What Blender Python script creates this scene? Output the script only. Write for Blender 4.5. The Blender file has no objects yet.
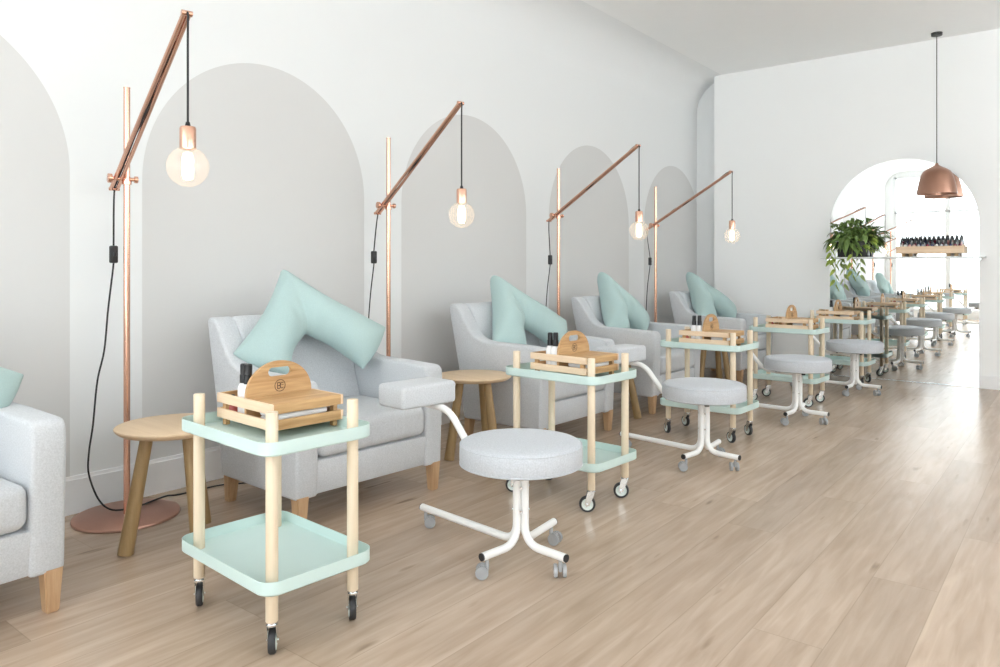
import bpy, bmesh, math, random
from mathutils import Vector, Matrix

random.seed(7)
SC = bpy.context.scene
COL = SC.collection
PI = math.pi

# ------------------------------------------------------------------ helpers
def link(o, parent=None):
    COL.objects.link(o)
    if parent is not None:
        o.parent = parent
    return o

def finish(name, bm, mat, parent=None, loc=(0, 0, 0), rotz=0.0, smooth=35, subsurf=0):
    bmesh.ops.recalc_face_normals(bm, faces=bm.faces)
    me = bpy.data.meshes.new(name)
    bm.to_mesh(me)
    bm.free()
    mats = mat if isinstance(mat, (list, tuple)) else [mat]
    for m in mats:
        me.materials.append(m)
    if smooth:
        for p in me.polygons:
            p.use_smooth = True
        me.set_sharp_from_angle(angle=math.radians(smooth))
    o = bpy.data.objects.new(name, me)
    o.location = loc
    o.rotation_euler = (0, 0, rotz)
    link(o, parent)
    if subsurf:
        md = o.modifiers.new('Subsurf', 'SUBSURF')
        md.levels = subsurf
        md.render_levels = subsurf
    return o

def tag(o, label, cat, group=None, kind=None):
    o['label'] = label
    o['category'] = cat
    if group:
        o['group'] = group
    if kind:
        o['kind'] = kind
    return o

def thing(name, label, cat, loc=(0, 0, 0), rotz=0.0, group=None):
    o = bpy.data.objects.new(name, None)
    o.empty_display_size = 0.1
    o.location = loc
    o.rotation_euler = (0, 0, rotz)
    link(o)
    return tag(o, label, cat, group)

def struct(o):
    o['kind'] = 'structure'
    return o

def dup(root, loc, rotz, label, group=None):
    r = root.copy()
    COL.objects.link(r)
    r.location = loc
    r.rotation_euler = (0, 0, rotz)
    r['label'] = label
    if group:
        r['group'] = group
    for ch in list(root.children):
        c = ch.copy()
        COL.objects.link(c)
        c.parent = r
        for g in list(ch.children):
            d = g.copy()
            COL.objects.link(d)
            d.parent = c
    return r

def box(bm, size, loc=(0, 0, 0), rot=None, bevel=0.0, seg=2):
    b = bmesh.new()
    bmesh.ops.create_cube(b, size=1.0)
    bmesh.ops.scale(b, vec=size, verts=b.verts)
    if bevel > 0:
        bmesh.ops.bevel(b, geom=list(b.edges), offset=bevel, segments=seg, profile=0.5, affect='EDGES')
    M = Matrix.Translation(loc)
    if rot is not None:
        M = M @ rot
    bmesh.ops.transform(b, matrix=M, verts=b.verts)
    merge(bm, b)

def merge(bm, b):
    me = bpy.data.meshes.new('tmp')
    b.to_mesh(me)
    b.free()
    bm.from_mesh(me)
    bpy.data.meshes.remove(me)

def cyl(bm, p0, p1, r0, r1=None, seg=20, bevel=0.0):
    p0, p1 = Vector(p0), Vector(p1)
    r1 = r0 if r1 is None else r1
    d = p1 - p0
    b = bmesh.new()
    bmesh.ops.create_cone(b, cap_ends=True, cap_tris=False, segments=seg, radius1=r0, radius2=r1, depth=d.length)
    if bevel > 0:
        ed = [e for e in b.edges if abs(e.verts[0].co.z - e.verts[1].co.z) < 1e-6]
        bmesh.ops.bevel(b, geom=ed, offset=bevel, segments=2, profile=0.5, affect='EDGES')
    M = Matrix.Translation((p0 + p1) / 2) @ d.to_track_quat('Z', 'Y').to_matrix().to_4x4()
    bmesh.ops.transform(b, matrix=M, verts=b.verts)
    merge(bm, b)

def smooth_path(pts, n=8):
    pts = [Vector(p) for p in pts]
    out = []
    for i in range(len(pts) - 1):
        p0 = pts[max(i - 1, 0)]; p1 = pts[i]; p2 = pts[i + 1]; p3 = pts[min(i + 2, len(pts) - 1)]
        for k in range(n):
            t = k / n
            out.append(0.5 * ((2 * p1) + (-p0 + p2) * t + (2 * p0 - 5 * p1 + 4 * p2 - p3) * t * t
                              + (-p0 + 3 * p1 - 3 * p2 + p3) * t ** 3))
    out.append(pts[-1])
    return out

def round_corners(pts, r, n=6):
    pts = [Vector(p) for p in pts]
    out = [pts[0]]
    for i in range(1, len(pts) - 1):
        a, b, c = pts[i - 1], pts[i], pts[i + 1]
        ra = min(r, (a - b).length * 0.49, (c - b).length * 0.49)
        p = b + (a - b).normalized() * ra
        q = b + (c - b).normalized() * ra
        for k in range(n + 1):
            t = k / n
            out.append((1 - t) ** 2 * p + 2 * t * (1 - t) * b + t * t * q)
    out.append(pts[-1])
    return out

def tube(bm, pts, r, seg=12, flat=1.0):
    """round tube swept along a polyline"""
    pts = [Vector(p) for p in pts]
    n = len(pts)
    rings = []
    ref = None
    for i in range(n):
        t = (pts[min(i + 1, n - 1)] - pts[max(i - 1, 0)]).normalized()
        if ref is None:
            ref = Vector((0, 0, 1)) if abs(t.z) < 0.9 else Vector((1, 0, 0))
        u = (ref - t * ref.dot(t))
        if u.length < 1e-4:
            u = t.orthogonal()
        u.normalize()
        v = t.cross(u)
        ref = u
        rr = r[i] if isinstance(r, (list, tuple)) else r
        rings.append([bm.verts.new(pts[i] + u * math.cos(2 * PI * k / seg) * rr + v * math.sin(2 * PI * k / seg) * rr * flat)
                      for k in range(seg)])
    for i in range(n - 1):
        for k in range(seg):
            bm.faces.new((rings[i][k], rings[i][(k + 1) % seg], rings[i + 1][(k + 1) % seg], rings[i + 1][k]))
    bm.faces.new(rings[0][::-1])
    bm.faces.new(rings[-1])

def lathe(bm, prof, seg=32, loc=(0, 0, 0), close=False):
    loc = Vector(loc)
    rings = []
    for r, z in prof:
        if r < 1e-6:
            rings.append([bm.verts.new(loc + Vector((0, 0, z)))])
        else:
            rings.append([bm.verts.new(loc + Vector((r * math.cos(2 * PI * k / seg), r * math.sin(2 * PI * k / seg), z)))
                          for k in range(seg)])
    n = len(rings)
    for i in range(n if close else n - 1):
        a, b = rings[i], rings[(i + 1) % n]
        for k in range(seg):
            k2 = (k + 1) % seg
            if len(a) == 1 and len(b) == 1:
                continue
            if len(a) == 1:
                bm.faces.new((a[0], b[k], b[k2]))
            elif len(b) == 1:
                bm.faces.new((a[k], a[k2], b[0]))
            else:
                bm.faces.new((a[k], a[k2], b[k2], b[k]))

def prism(bm, poly, axis, a, b, bevel=0.0, seg=3):
    """extrude a 2D polygon along an axis: axis 'y' -> poly is (x, z); 'x' -> (y, z); 'z' -> (x, y)"""
    t = bmesh.new()
    def P(p, d):
        return {'y': (p[0], d, p[1]), 'x': (d, p[0], p[1]), 'z': (p[0], p[1], d)}[axis]
    va = [t.verts.new(P(p, a)) for p in poly]
    vb = [t.verts.new(P(p, b)) for p in poly]
    t.faces.new(va)
    t.faces.new(vb[::-1])
    n = len(poly)
    for i in range(n):
        t.faces.new((va[i], vb[i], vb[(i + 1) % n], va[(i + 1) % n]))
    bmesh.ops.recalc_face_normals(t, faces=t.faces)
    if bevel > 0:
        bmesh.ops.bevel(t, geom=list(t.edges), offset=bevel, segments=seg, profile=0.5, affect='EDGES', clamp_overlap=True)
    merge(bm, t)

def RZ(a):
    return Matrix.Rotation(a, 4, 'Z')

# ------------------------------------------------------------------ materials
class N:
    def __init__(self, name):
        self.m = bpy.data.materials.new(name)
        self.m.use_nodes = True
        self.t = self.m.node_tree
        self.p = self.t.nodes['Principled BSDF']
        self.out = self.t.nodes['Material Output']
    def n(self, typ, **kw):
        x = self.t.nodes.new(typ)
        for k, v in kw.items():
            if k.startswith('i_'):
                key = k[2:]
                key = int(key) if key.isdigit() else key.replace('_', ' ')
                x.inputs[key].default_value = v
            else:
                setattr(x, k, v)
        return x
    def l(self, a, b):
        self.t.links.new(a, b)
    def math(self, op, a, b=None, clamp=False):
        x = self.t.nodes.new('ShaderNodeMath')
        x.operation = op
        x.use_clamp = clamp
        for i, v in enumerate((a, b)):
            if v is None:
                continue
            if isinstance(v, (int, float)):
                x.inputs[i].default_value = v
            else:
                self.l(v, x.inputs[i])
        return x.outputs[0]
    def mix(self, fac, a, b, mode='MIX'):
        x = self.t.nodes.new('ShaderNodeMix')
        x.data_type = 'RGBA'
        x.blend_type = mode
        for i, v in ((0, fac), (6, a), (7, b)):
            if isinstance(v, (int, float)):
                x.inputs[i].default_value = v
            elif isinstance(v, tuple):
                x.inputs[i].default_value = v if len(v) == 4 else v + (1,)
            else:
                self.l(v, x.inputs[i])
        return x.outputs[2]
    def bump(self, h, strength=0.3, dist=0.002):
        b = self.n('ShaderNodeBump')
        b.inputs['Strength'].default_value = strength
        b.inputs['Distance'].default_value = dist
        self.l(h, b.inputs['Height'])
        self.l(b.outputs[0], self.p.inputs['Normal'])

def plain(name, col, rough=0.5, metal=0.0, var=0.06, scale=12.0, spec=0.5, coat=0.0, bump=0.0, bscale=200):
    k = N(name)
    tc = k.n('ShaderNodeTexCoord')
    nz = k.n('ShaderNodeTexNoise')
    nz.inputs['Scale'].default_value = scale
    nz.inputs['Detail'].default_value = 3
    k.l(tc.outputs['Object'], nz.inputs['Vector'])
    d = tuple(c * (1 - var) for c in col)
    u = tuple(min(1, c * (1 + var)) for c in col)
    k.l(k.mix(nz.outputs[0], d, u), k.p.inputs['Base Color'])
    k.p.inputs['Roughness'].default_value = rough
    k.p.inputs['Metallic'].default_value = metal
    k.p.inputs['Specular IOR Level'].default_value = spec
    k.p.inputs['Coat Weight'].default_value = coat
    if bump:
        n2 = k.n('ShaderNodeTexNoise')
        n2.inputs['Scale'].default_value = bscale
        k.l(tc.outputs['Object'], n2.inputs['Vector'])
        k.bump(n2.outputs[0], bump)
    return k.m

def fabric(name, col, weave=420, mottle=0.13, bump=0.5):
    k = N(name)
    tc = k.n('ShaderNodeTexCoord')
    a = k.n('ShaderNodeTexNoise'); a.inputs['Scale'].default_value = weave; a.inputs['Detail'].default_value = 2
    b = k.n('ShaderNodeTexNoise'); b.inputs['Scale'].default_value = 190; b.inputs['Detail'].default_value = 3
    c = k.n('ShaderNodeTexNoise'); c.inputs['Scale'].default_value = 5; c.inputs['Detail'].default_value = 3
    for x in (a, b, c):
        k.l(tc.outputs['Object'], x.inputs['Vector'])
    f = k.math('ADD', k.math('MULTIPLY', a.outputs[0], 0.4), k.math('MULTIPLY', b.outputs[0], 0.6))
    f = k.math('MULTIPLY', k.math('SUBTRACT', f, 0.35), 3.2, True)
    lo = tuple(x * (1 - mottle) for x in col)
    hi = tuple(min(1, x * (1 + mottle)) for x in col)
    base = k.mix(f, lo, hi)
    k.l(base, k.p.inputs['Base Color'])
    k.p.inputs['Roughness'].default_value = 0.9
    k.p.inputs['Specular IOR Level'].default_value = 0.15
    k.p.inputs['Sheen Weight'].default_value = 0.15
    h = k.math('ADD', k.math('MULTIPLY', a.outputs[0], 0.2), k.math('MULTIPLY', c.outputs[0], 1.2))
    k.bump(h, bump, 0.006)
    return k.m

def wood(name, light, dark, axis=0, freq=28.0, rough=0.5, rings=0.5):
    k = N(name)
    tc = k.n('ShaderNodeTexCoord')
    mp = k.n('ShaderNodeMapping')
    sc = [freq, freq, freq]
    sc[axis] = freq * 0.07
    mp.inputs['Scale'].default_value = sc
    k.l(tc.outputs['Object'], mp.inputs['Vector'])
    a = k.n('ShaderNodeTexNoise'); a.inputs['Scale'].default_value = 1.0; a.inputs['Detail'].default_value = 5; a.inputs['Distortion'].default_value = rings
    b = k.n('ShaderNodeTexNoise'); b.inputs['Scale'].default_value = 5.0; b.inputs['Detail'].default_value = 3
    k.l(mp.outputs[0], a.inputs['Vector'])
    k.l(mp.outputs[0], b.inputs['Vector'])
    f = k.math('ADD', k.math('MULTIPLY', a.outputs[0], 0.7), k.math('MULTIPLY', b.outputs[0], 0.3))
    f = k.math('MULTIPLY', k.math('SUBTRACT', f, 0.32), 2.6, True)
    k.l(k.mix(f, dark, light), k.p.inputs['Base Color'])
    k.p.inputs['Roughness'].default_value = rough
    k.bump(f, 0.08, 0.001)
    return k.m

def thin_glass(name, tint=(1, 1, 1), haze=0.0):
    k = N(name)
    tr = k.n('ShaderNodeBsdfTransparent'); tr.inputs[0].default_value = tint + (1,)
    gl = k.n('ShaderNodeBsdfGlossy'); gl.inputs['Roughness'].default_value = 0.01
    lw = k.n('ShaderNodeLayerWeight'); lw.inputs['Blend'].default_value = 0.5
    fr = k.math('ADD', 0.03, k.math('MULTIPLY', k.math('POWER', lw.outputs['Facing'], 4.0), 0.55))
    mx = k.n('ShaderNodeMixShader')
    k.l(fr, mx.inputs[0]); k.l(tr.outputs[0], mx.inputs[1]); k.l(gl.outputs[0], mx.inputs[2])
    last = mx.outputs[0]
    if haze:
        tl = k.n('ShaderNodeBsdfTranslucent'); tl.inputs[0].default_value = (1.0, 0.93, 0.86, 1)
        m2 = k.n('ShaderNodeMixShader'); m2.inputs[0].default_value = haze
        k.l(last, m2.inputs[1]); k.l(tl.outputs[0], m2.inputs[2])
        last = m2.outputs[0]
    k.l(last, k.out.inputs[0])
    return k.m

def emit(name, col, strength):
    k = N(name)
    k.p.inputs['Base Color'].default_value = col + (1,)
    k.p.inputs['Emission Color'].default_value = col + (1,)
    k.p.inputs['Emission Strength'].default_value = strength
    return k.m

# painted wall with a row of arches (paint follows the place on the wall, in metres)
def wall_paint(name, white, arch=None):
    k = N(name)
    g = k.n('ShaderNodeNewGeometry')
    sp = k.n('ShaderNodeSeparateXYZ')
    k.l(g.outputs['Position'], sp.inputs[0])
    nz = k.n('ShaderNodeTexNoise'); nz.inputs['Scale'].default_value = 1.3; nz.inputs['Detail'].default_value = 3
    k.l(g.outputs['Position'], nz.inputs['Vector'])
    base = k.mix(nz.outputs[0], tuple(c * 0.985 for c in white), tuple(min(1, c * 1.01) for c in white))
    if arch:
        y, z = sp.outputs[1], sp.outputs[2]
        t = k.math('SUBTRACT', y, ARCH_C0 - ARCH_P / 2)
        fr = k.math('SUBTRACT', k.math('MODULO', k.math('ADD', t, 10 * ARCH_P), ARCH_P), ARCH_P / 2)
        up = k.math('MAXIMUM', k.math('SUBTRACT', z, ARCH_S), 0.0)
        d = k.math('SQRT', k.math('ADD', k.math('MULTIPLY', fr, fr), k.math('MULTIPLY', up, up)))
        inside = k.math('LESS_THAN', d, ARCH_R)
        base = k.mix(inside, base, k.mix(nz.outputs[0], tuple(c * 0.985 for c in arch), arch))
    k.l(base, k.p.inputs['Base Color'])
    k.p.inputs['Roughness'].default_value = 0.7
    k.p.inputs['Specular IOR Level'].default_value = 0.25
    return k.m

ARCH_C0, ARCH_P, ARCH_R, ARCH_S = 0.652, 1.596, 0.648, 1.412

def floor_mat():
    k = N('oak_planks')
    g = k.n('ShaderNodeNewGeometry')
    sp = k.n('ShaderNodeSeparateXYZ')
    k.l(g.outputs['Position'], sp.inputs[0])
    W, LN = 0.19, 1.9
    X = k.math('DIVIDE', k.math('ADD', sp.outputs[0], 10 * W - 2.18), W)
    row = k.math('FLOOR', X)
    fx = k.math('FRACT', X)
    wn = k.n('ShaderNodeTexWhiteNoise'); wn.noise_dimensions = '1D'
    k.l(row, wn.inputs['W'])
    Y = k.math('ADD', k.math('DIVIDE', k.math('ADD', sp.outputs[1], 30.0), LN), wn.outputs[0])
    colm = k.math('FLOOR', Y)
    fy = k.math('FRACT', Y)
    cid = k.n('ShaderNodeCombineXYZ')
    k.l(row, cid.inputs[0]); k.l(colm, cid.inputs[1])
    w2 = k.n('ShaderNodeTexWhiteNoise'); w2.noise_dimensions = '2D'
    k.l(cid.outputs[0], w2.inputs['Vector'])
    rnd = w2.outputs[0]
    # grain stretched along the planks, shifted per plank
    off = k.n('ShaderNodeCombineXYZ')
    k.l(k.math('ADD', sp.outputs[0], k.math('MULTIPLY', rnd, 13.0)), off.inputs[0])
    k.l(k.math('ADD', k.math('MULTIPLY', sp.outputs[1], 0.09), k.math('MULTIPLY', rnd, 7.0)), off.inputs[1])
    g1 = k.n('ShaderNodeTexNoise'); g1.inputs['Scale'].default_value = 34; g1.inputs['Detail'].default_value = 6; g1.inputs['Distortion'].default_value = 0.6
    k.l(off.outputs[0], g1.inputs['Vector'])
    g2 = k.n('ShaderNodeTexNoise'); g2.inputs['Scale'].default_value = 7; g2.inputs['Detail'].default_value = 3
    k.l(off.outputs[0], g2.inputs['Vector'])
    # small dark cracks and knots
    off2 = k.n('ShaderNodeCombineXYZ')
    k.l(sp.outputs[0], off2.inputs[0])
    k.l(k.math('MULTIPLY', sp.outputs[1], 0.16), off2.inputs[1])
    g3 = k.n('ShaderNodeTexNoise'); g3.inputs['Scale'].default_value = 17; g3.inputs['Detail'].default_value = 2
    k.l(off2.outputs[0], g3.inputs['Vector'])
    knot = k.math('MULTIPLY', k.math('SUBTRACT', g3.outputs[0], 0.69), 14.0, True)
    gr = k.math('MULTIPLY', k.math('SUBTRACT', k.math('ADD', k.math('MULTIPLY', g1.outputs[0], 0.6), k.math('MULTIPLY', g2.outputs[0], 0.4)), 0.33), 2.6, True)
    light, dark = FLOOR_L, FLOOR_D
    c = k.mix(gr, dark, light)
    tone = k.math('ADD', 0.83, k.math('MULTIPLY', rnd, 0.20))
    tv = k.n('ShaderNodeCombineColor')
    for i in range(3):
        k.l(tone, tv.inputs[i])
    c = k.mix(1.0, c, tv.outputs[0], 'MULTIPLY')
    c = k.mix(k.math('MULTIPLY', knot, 0.6), c, (0.16, 0.10, 0.06))
    ex = k.math('MINIMUM', fx, k.math('SUBTRACT', 1.0, fx))
    ey = k.math('MULTIPLY', k.math('MINIMUM', fy, k.math('SUBTRACT', 1.0, fy)), LN / W)
    e = k.math('MINIMUM', ex, ey)
    seam = k.math('LESS_THAN', e, 0.008)
    c = k.mix(k.math('MULTIPLY', seam, 0.30), c, (0.18, 0.13, 0.09))
    k.l(c, k.p.inputs['Base Color'])
    k.p.inputs['Roughness'].default_value = 0.27
    k.p.inputs['Specular IOR Level'].default_value = 0.45
    k.bump(k.math('SUBTRACT', k.math('MULTIPLY', gr, 0.25), seam), 0.12, 0.001)
    return k.m

FLOOR_L = (0.61, 0.475, 0.365)
FLOOR_D = (0.41, 0.302, 0.22)

M = {}
M['floor'] = floor_mat()
M['wall_arch'] = wall_paint('white_wall_paint_with_grey_arches', (0.80, 0.815, 0.82), (0.665, 0.665, 0.66))
M['wall_soft'] = wall_paint('soft_white_wall_paint', (0.80, 0.815, 0.82))
M['wall'] = wall_paint('white_wall_paint', (0.90, 0.91, 0.91))
M['ceil'] = plain('ceiling_white', (0.90, 0.91, 0.91), 0.8, var=0.01)
M['trim'] = plain('white_gloss_trim', (0.87, 0.875, 0.885), 0.4, var=0.01)
M['grey'] = fabric('light_grey_fabric', (0.57, 0.588, 0.612), mottle=0.11)
M['greypad'] = fabric('pale_grey_seat_fabric', (0.52, 0.543, 0.578), mottle=0.12, bump=0.2)
M['mintcloth'] = fabric('mint_pillow_cotton', (0.42, 0.555, 0.545), 700, 0.04, 0.5)
M['mint'] = plain('mint_powder_coat', (0.57, 0.712, 0.685), 0.42, var=0.02)
M['ash'] = wood('pale_ash_dowel', (0.80, 0.69, 0.54), (0.71, 0.58, 0.42), 2, 40)
M['oakleg'] = wood('oak_chair_leg', (0.62, 0.42, 0.25), (0.46, 0.28, 0.15), 2, 40)
M['oaktop'] = wood('oak_table_top', (0.74, 0.57, 0.39), (0.64, 0.47, 0.30), 0, 24)
M['oaktleg'] = wood('oak_table_leg', (0.40, 0.27, 0.125), (0.26, 0.165, 0.07), 2, 32)
M['pine'] = wood('pine_crate', (0.86, 0.68, 0.50), (0.72, 0.50, 0.32), 0, 30)
M['pine_y'] = wood('pine_crate_cross_grain', (0.68, 0.44, 0.22), (0.36, 0.19, 0.07), 1, 34, rings=1.2)
M['copper'] = plain('brushed_copper', (0.77, 0.45, 0.33), 0.22, 1.0, 0.05, 30)
M['copperdark'] = plain('copper_base_plate', (0.52, 0.30, 0.23), 0.42, 1.0, 0.08, 6)
M['copperlamp'] = plain('dark_spun_copper', (0.42, 0.235, 0.17), 0.30, 1.0, 0.05, 30)
M['black'] = plain('black_plastic', (0.015, 0.015, 0.017), 0.4, var=0.2)
M['tyre'] = plain('black_rubber_tyre', (0.03, 0.03, 0.032), 0.6, var=0.2)
M['wmetal'] = plain('white_painted_tube', (0.88, 0.88, 0.87), 0.32, var=0.01)
M['chrome'] = plain('chrome_fork', (0.80, 0.82, 0.82), 0.2, 1.0, 0.03)
M['whub'] = plain('pale_wheel_hub', (0.74, 0.82, 0.78), 0.4, var=0.02)
M['clear'] = plain('clear_grey_caster_plastic', (0.66, 0.69, 0.72), 0.10, 0.0, 0.1, 40, coat=0.6)
M['clear'].node_tree.nodes['Principled BSDF'].inputs['Transmission Weight'].default_value = 0.55
M['whitep'] = plain('white_bottle_plastic', (0.86, 0.86, 0.86), 0.35, var=0.01)
M['towel'] = plain('white_paper_towel', (0.85, 0.85, 0.84), 0.9, var=0.03, bump=0.3)
M['red'] = plain('dusky_red_label', (0.42, 0.09, 0.08), 0.4, var=0.1)
M['ink'] = plain('burnt_logo_ink', (0.09, 0.05, 0.03), 0.8, var=0.1)
M['cord'] = plain('black_braided_cord', (0.02, 0.02, 0.022), 0.7, var=0.3, scale=300)
M['glass'] = thin_glass('clear_bulb_glass', haze=0.10)
M['pane'] = thin_glass('clear_window_glass', (0.98, 0.99, 0.99))
M['filament'] = emit('warm_filament_glow', (1.0, 0.74, 0.46), 16.0)
M['leaf'] = plain('green_leaf', (0.16, 0.25, 0.07), 0.45, var=0.55, scale=18)
M['leaflight'] = plain('yellow_green_leaf', (0.38, 0.50, 0.10), 0.45, var=0.2, scale=20)
M['pot'] = plain('black_planter', (0.03, 0.03, 0.032), 0.45, var=0.1)
M['shelf'] = plain('white_shelf_laminate', (0.80, 0.82, 0.82), 0.3, var=0.01)
M['pave'] = plain('pale_pavement', (0.78, 0.78, 0.77), 0.8, var=0.08, scale=3)
mk = N('mirror_silver')
mk.p.inputs['Base Color'].default_value = (0.93, 0.95, 0.945, 1)
mk.p.inputs['Metallic'].default_value = 1.0
mk.p.inputs['Roughness'].default_value = 0.0
M['mirror'] = mk.m

# ------------------------------------------------------------------ the room
YB, YE, XR, ZC = -2.35, 7.454, 5.6, 3.025       # window wall, mirror wall, right wall, ceiling height
YN = 7.61                                        # the left wall runs on behind the mirror wall
XG = 0.262                                       # gap beside the mirror wall
AX, AR, AS = 1.997, 0.597, 1.405                 # mirror arch: centre x, radius, spring height

def quad_obj(name, mat, boxes, smooth=0):
    bm = bmesh.new()
    for (x0, x1, y0, y1, z0, z1) in boxes:
        box(bm, (x1 - x0, y1 - y0, z1 - z0), ((x0 + x1) / 2, (y0 + y1) / 2, (z0 + z1) / 2))
    return struct(finish(name, bm, mat, smooth=smooth))

quad_obj('floor', M['floor'], [(-0.1, XR + 0.1, YB - 0.1, YN + 0.1, -0.1, 0)])
R = 0.34
quad_obj('ceiling', M['ceil'], [(R - 0.02, XR + 0.1, YB - 0.1, YN + 0.1, ZC, ZC + 0.1)])
# left wall with a coved top
bm = bmesh.new()
prof = [(0, 0), (0, ZC - R)] + [(R - R * math.cos(a), ZC - R + R * math.sin(a)) for a in [PI / 2 * i / 10 for i in range(1, 11)]]
prof += [(R, ZC + 0.1), (-0.12, ZC + 0.1), (-0.12, 0)]
prism(bm, prof, 'y', YB - 0.1, YN + 0.1)
struct(finish('wall_left', bm, M['wall_arch'], smooth=40))
RW = [(-0.6, 1.6), (2.1, 4.3), (4.8, 7.0)]      # unseen window bays added to the right wall to brighten the left one
RZ0, RZ1 = 1.40, 2.80
rb = [(XR, XR + 0.12, YB, YN, 0, RZ0), (XR, XR + 0.12, YB, YN, RZ1, ZC)]
ye = [YB] + [v for p in RW for v in p] + [YN]
rb += [(XR, XR + 0.12, ye[i], ye[i + 1], RZ0, RZ1) for i in range(0, len(ye), 2)]
quad_obj('wall_right', M['wall'], rb)
quad_obj('wall_return', M['wall_soft'], [(-0.05, XR, YN, YN + 0.12, 0, ZC)])
# mirror wall with an arched opening
bm = bmesh.new()
arc = [(AX + AR * math.cos(a), AS + AR * math.sin(a)) for a in [PI * i / 48 for i in range(49)]]
outer = [(XG, 0), (AX - AR, 0)] + arc[::-1] + [(AX + AR, 0), (XR, 0), (XR, ZC), (XG, ZC)]
prism(bm, outer, 'y', YE, YE + 0.09)
struct(finish('wall_end', bm, M['wall'], smooth=20))
bm = bmesh.new()
prism(bm, [(AX - AR, 0.006)] + arc[::-1] + [(AX + AR, 0.006)], 'y', -0.008, 0.008)
mir = finish('arched_mirror', bm, M['mirror'], loc=(0, YE + 0.012, 0), smooth=0)
tag(mir, 'tall arch-topped mirror set flush in the white end wall', 'mirror')
# thin dark frame line where the mirror meets the floor
bm = bmesh.new()
box(bm, (2 * AR, 0.01, 0.006), (AX, YE - 0.001, 0.004))
finish('bottom_rail', bm, M['chrome'], mir, loc=(0, -(YE + 0.012), 0), smooth=0)

quad_obj('baseboard_left', M['trim'], [(0, 0.014, YB, YN, 0, 0.142), (0, 0.009, YB, YN, 0.142, 0.156)])
quad_obj('baseboard_end', M['trim'], [(XG, AX - AR - 0.005, YE - 0.014, YE, 0, 0.11), (AX + AR + 0.005, XR, YE - 0.014, YE, 0, 0.11)])
quad_obj('baseboard_right', M['trim'], [(XR - 0.014, XR, YB, YE, 0, 0.15)])
# shopfront window wall behind the camera
quad_obj('wall_back', M['wall'], [(-0.05, 0.16, YB - 0.12, YB, 0, ZC), (0.16, XR, YB - 0.12, YB, 0, 0.14), (0.16, XR, YB - 0.12, YB, 2.92, ZC), (XR - 0.15, XR + 0.1, YB - 0.12, YB, 0, ZC)])
def window(idx, x0, x1, z0, z1):
    bm = bmesh.new()
    w = 0.045
    y = YB - 0.06
    for (a, b, c, d) in ((x0, x0 + w, z0, z1), (x1 - w, x1, z0, z1), (x0, x1, z0, z0 + w), (x0, x1, z1 - w, z1), (x0, x1, 2.15, 2.19)):
        box(bm, (b - a, 0.07, d - c), ((a + b) / 2, y, (c + d) / 2), bevel=0.004, seg=1)
    f = struct(finish('window_%d' % idx, bm, M['trim'], smooth=0))
    bm = bmesh.new()
    box(bm, (x1 - x0 - 2 * w, 0.006, z1 - z0 - 2 * w), ((x0 + x1) / 2, y, (z0 + z1) / 2))
    finish('pane', bm, M['pane'], f, smooth=0)
xs = [0.16, 1.13, 2.25, 3.35, 4.40, XR - 0.15]
for i in range(5):
    window(i + 1, xs[i], xs[i + 1], 0.14, 2.92)
def added_side_window(idx, y0, y1):  # out of view, added for more even light on the left wall
    bm = bmesh.new()
    w = 0.045
    x = XR + 0.06
    for (a, b, c, d) in ((y0, y0 + w, RZ0, RZ1), (y1 - w, y1, RZ0, RZ1), (y0, y1, RZ0, RZ0 + w), (y0, y1, RZ1 - w, RZ1), ((y0 + y1) / 2 - 0.02, (y0 + y1) / 2 + 0.02, RZ0, RZ1)):
        box(bm, (0.07, b - a, d - c), (x, (a + b) / 2, (c + d) / 2), bevel=0.004, seg=1)
    f = struct(finish('window_%d' % idx, bm, M['trim'], smooth=0))
    bm = bmesh.new()
    box(bm, (0.006, y1 - y0 - 2 * w, RZ1 - RZ0 - 2 * w), (x, (y0 + y1) / 2, (RZ0 + RZ1) / 2))
    finish('pane', bm, M['pane'], f, smooth=0)
for i, (y0, y1) in enumerate(RW):
    added_side_window(6 + i, y0, y1)
quad_obj('pavement', M['pave'], [(-12, 18, YB - 14, YB - 0.12, -0.2, -0.1), (XR + 0.12, 18, YB - 0.12, 14, -0.2, -0.1)])

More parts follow.
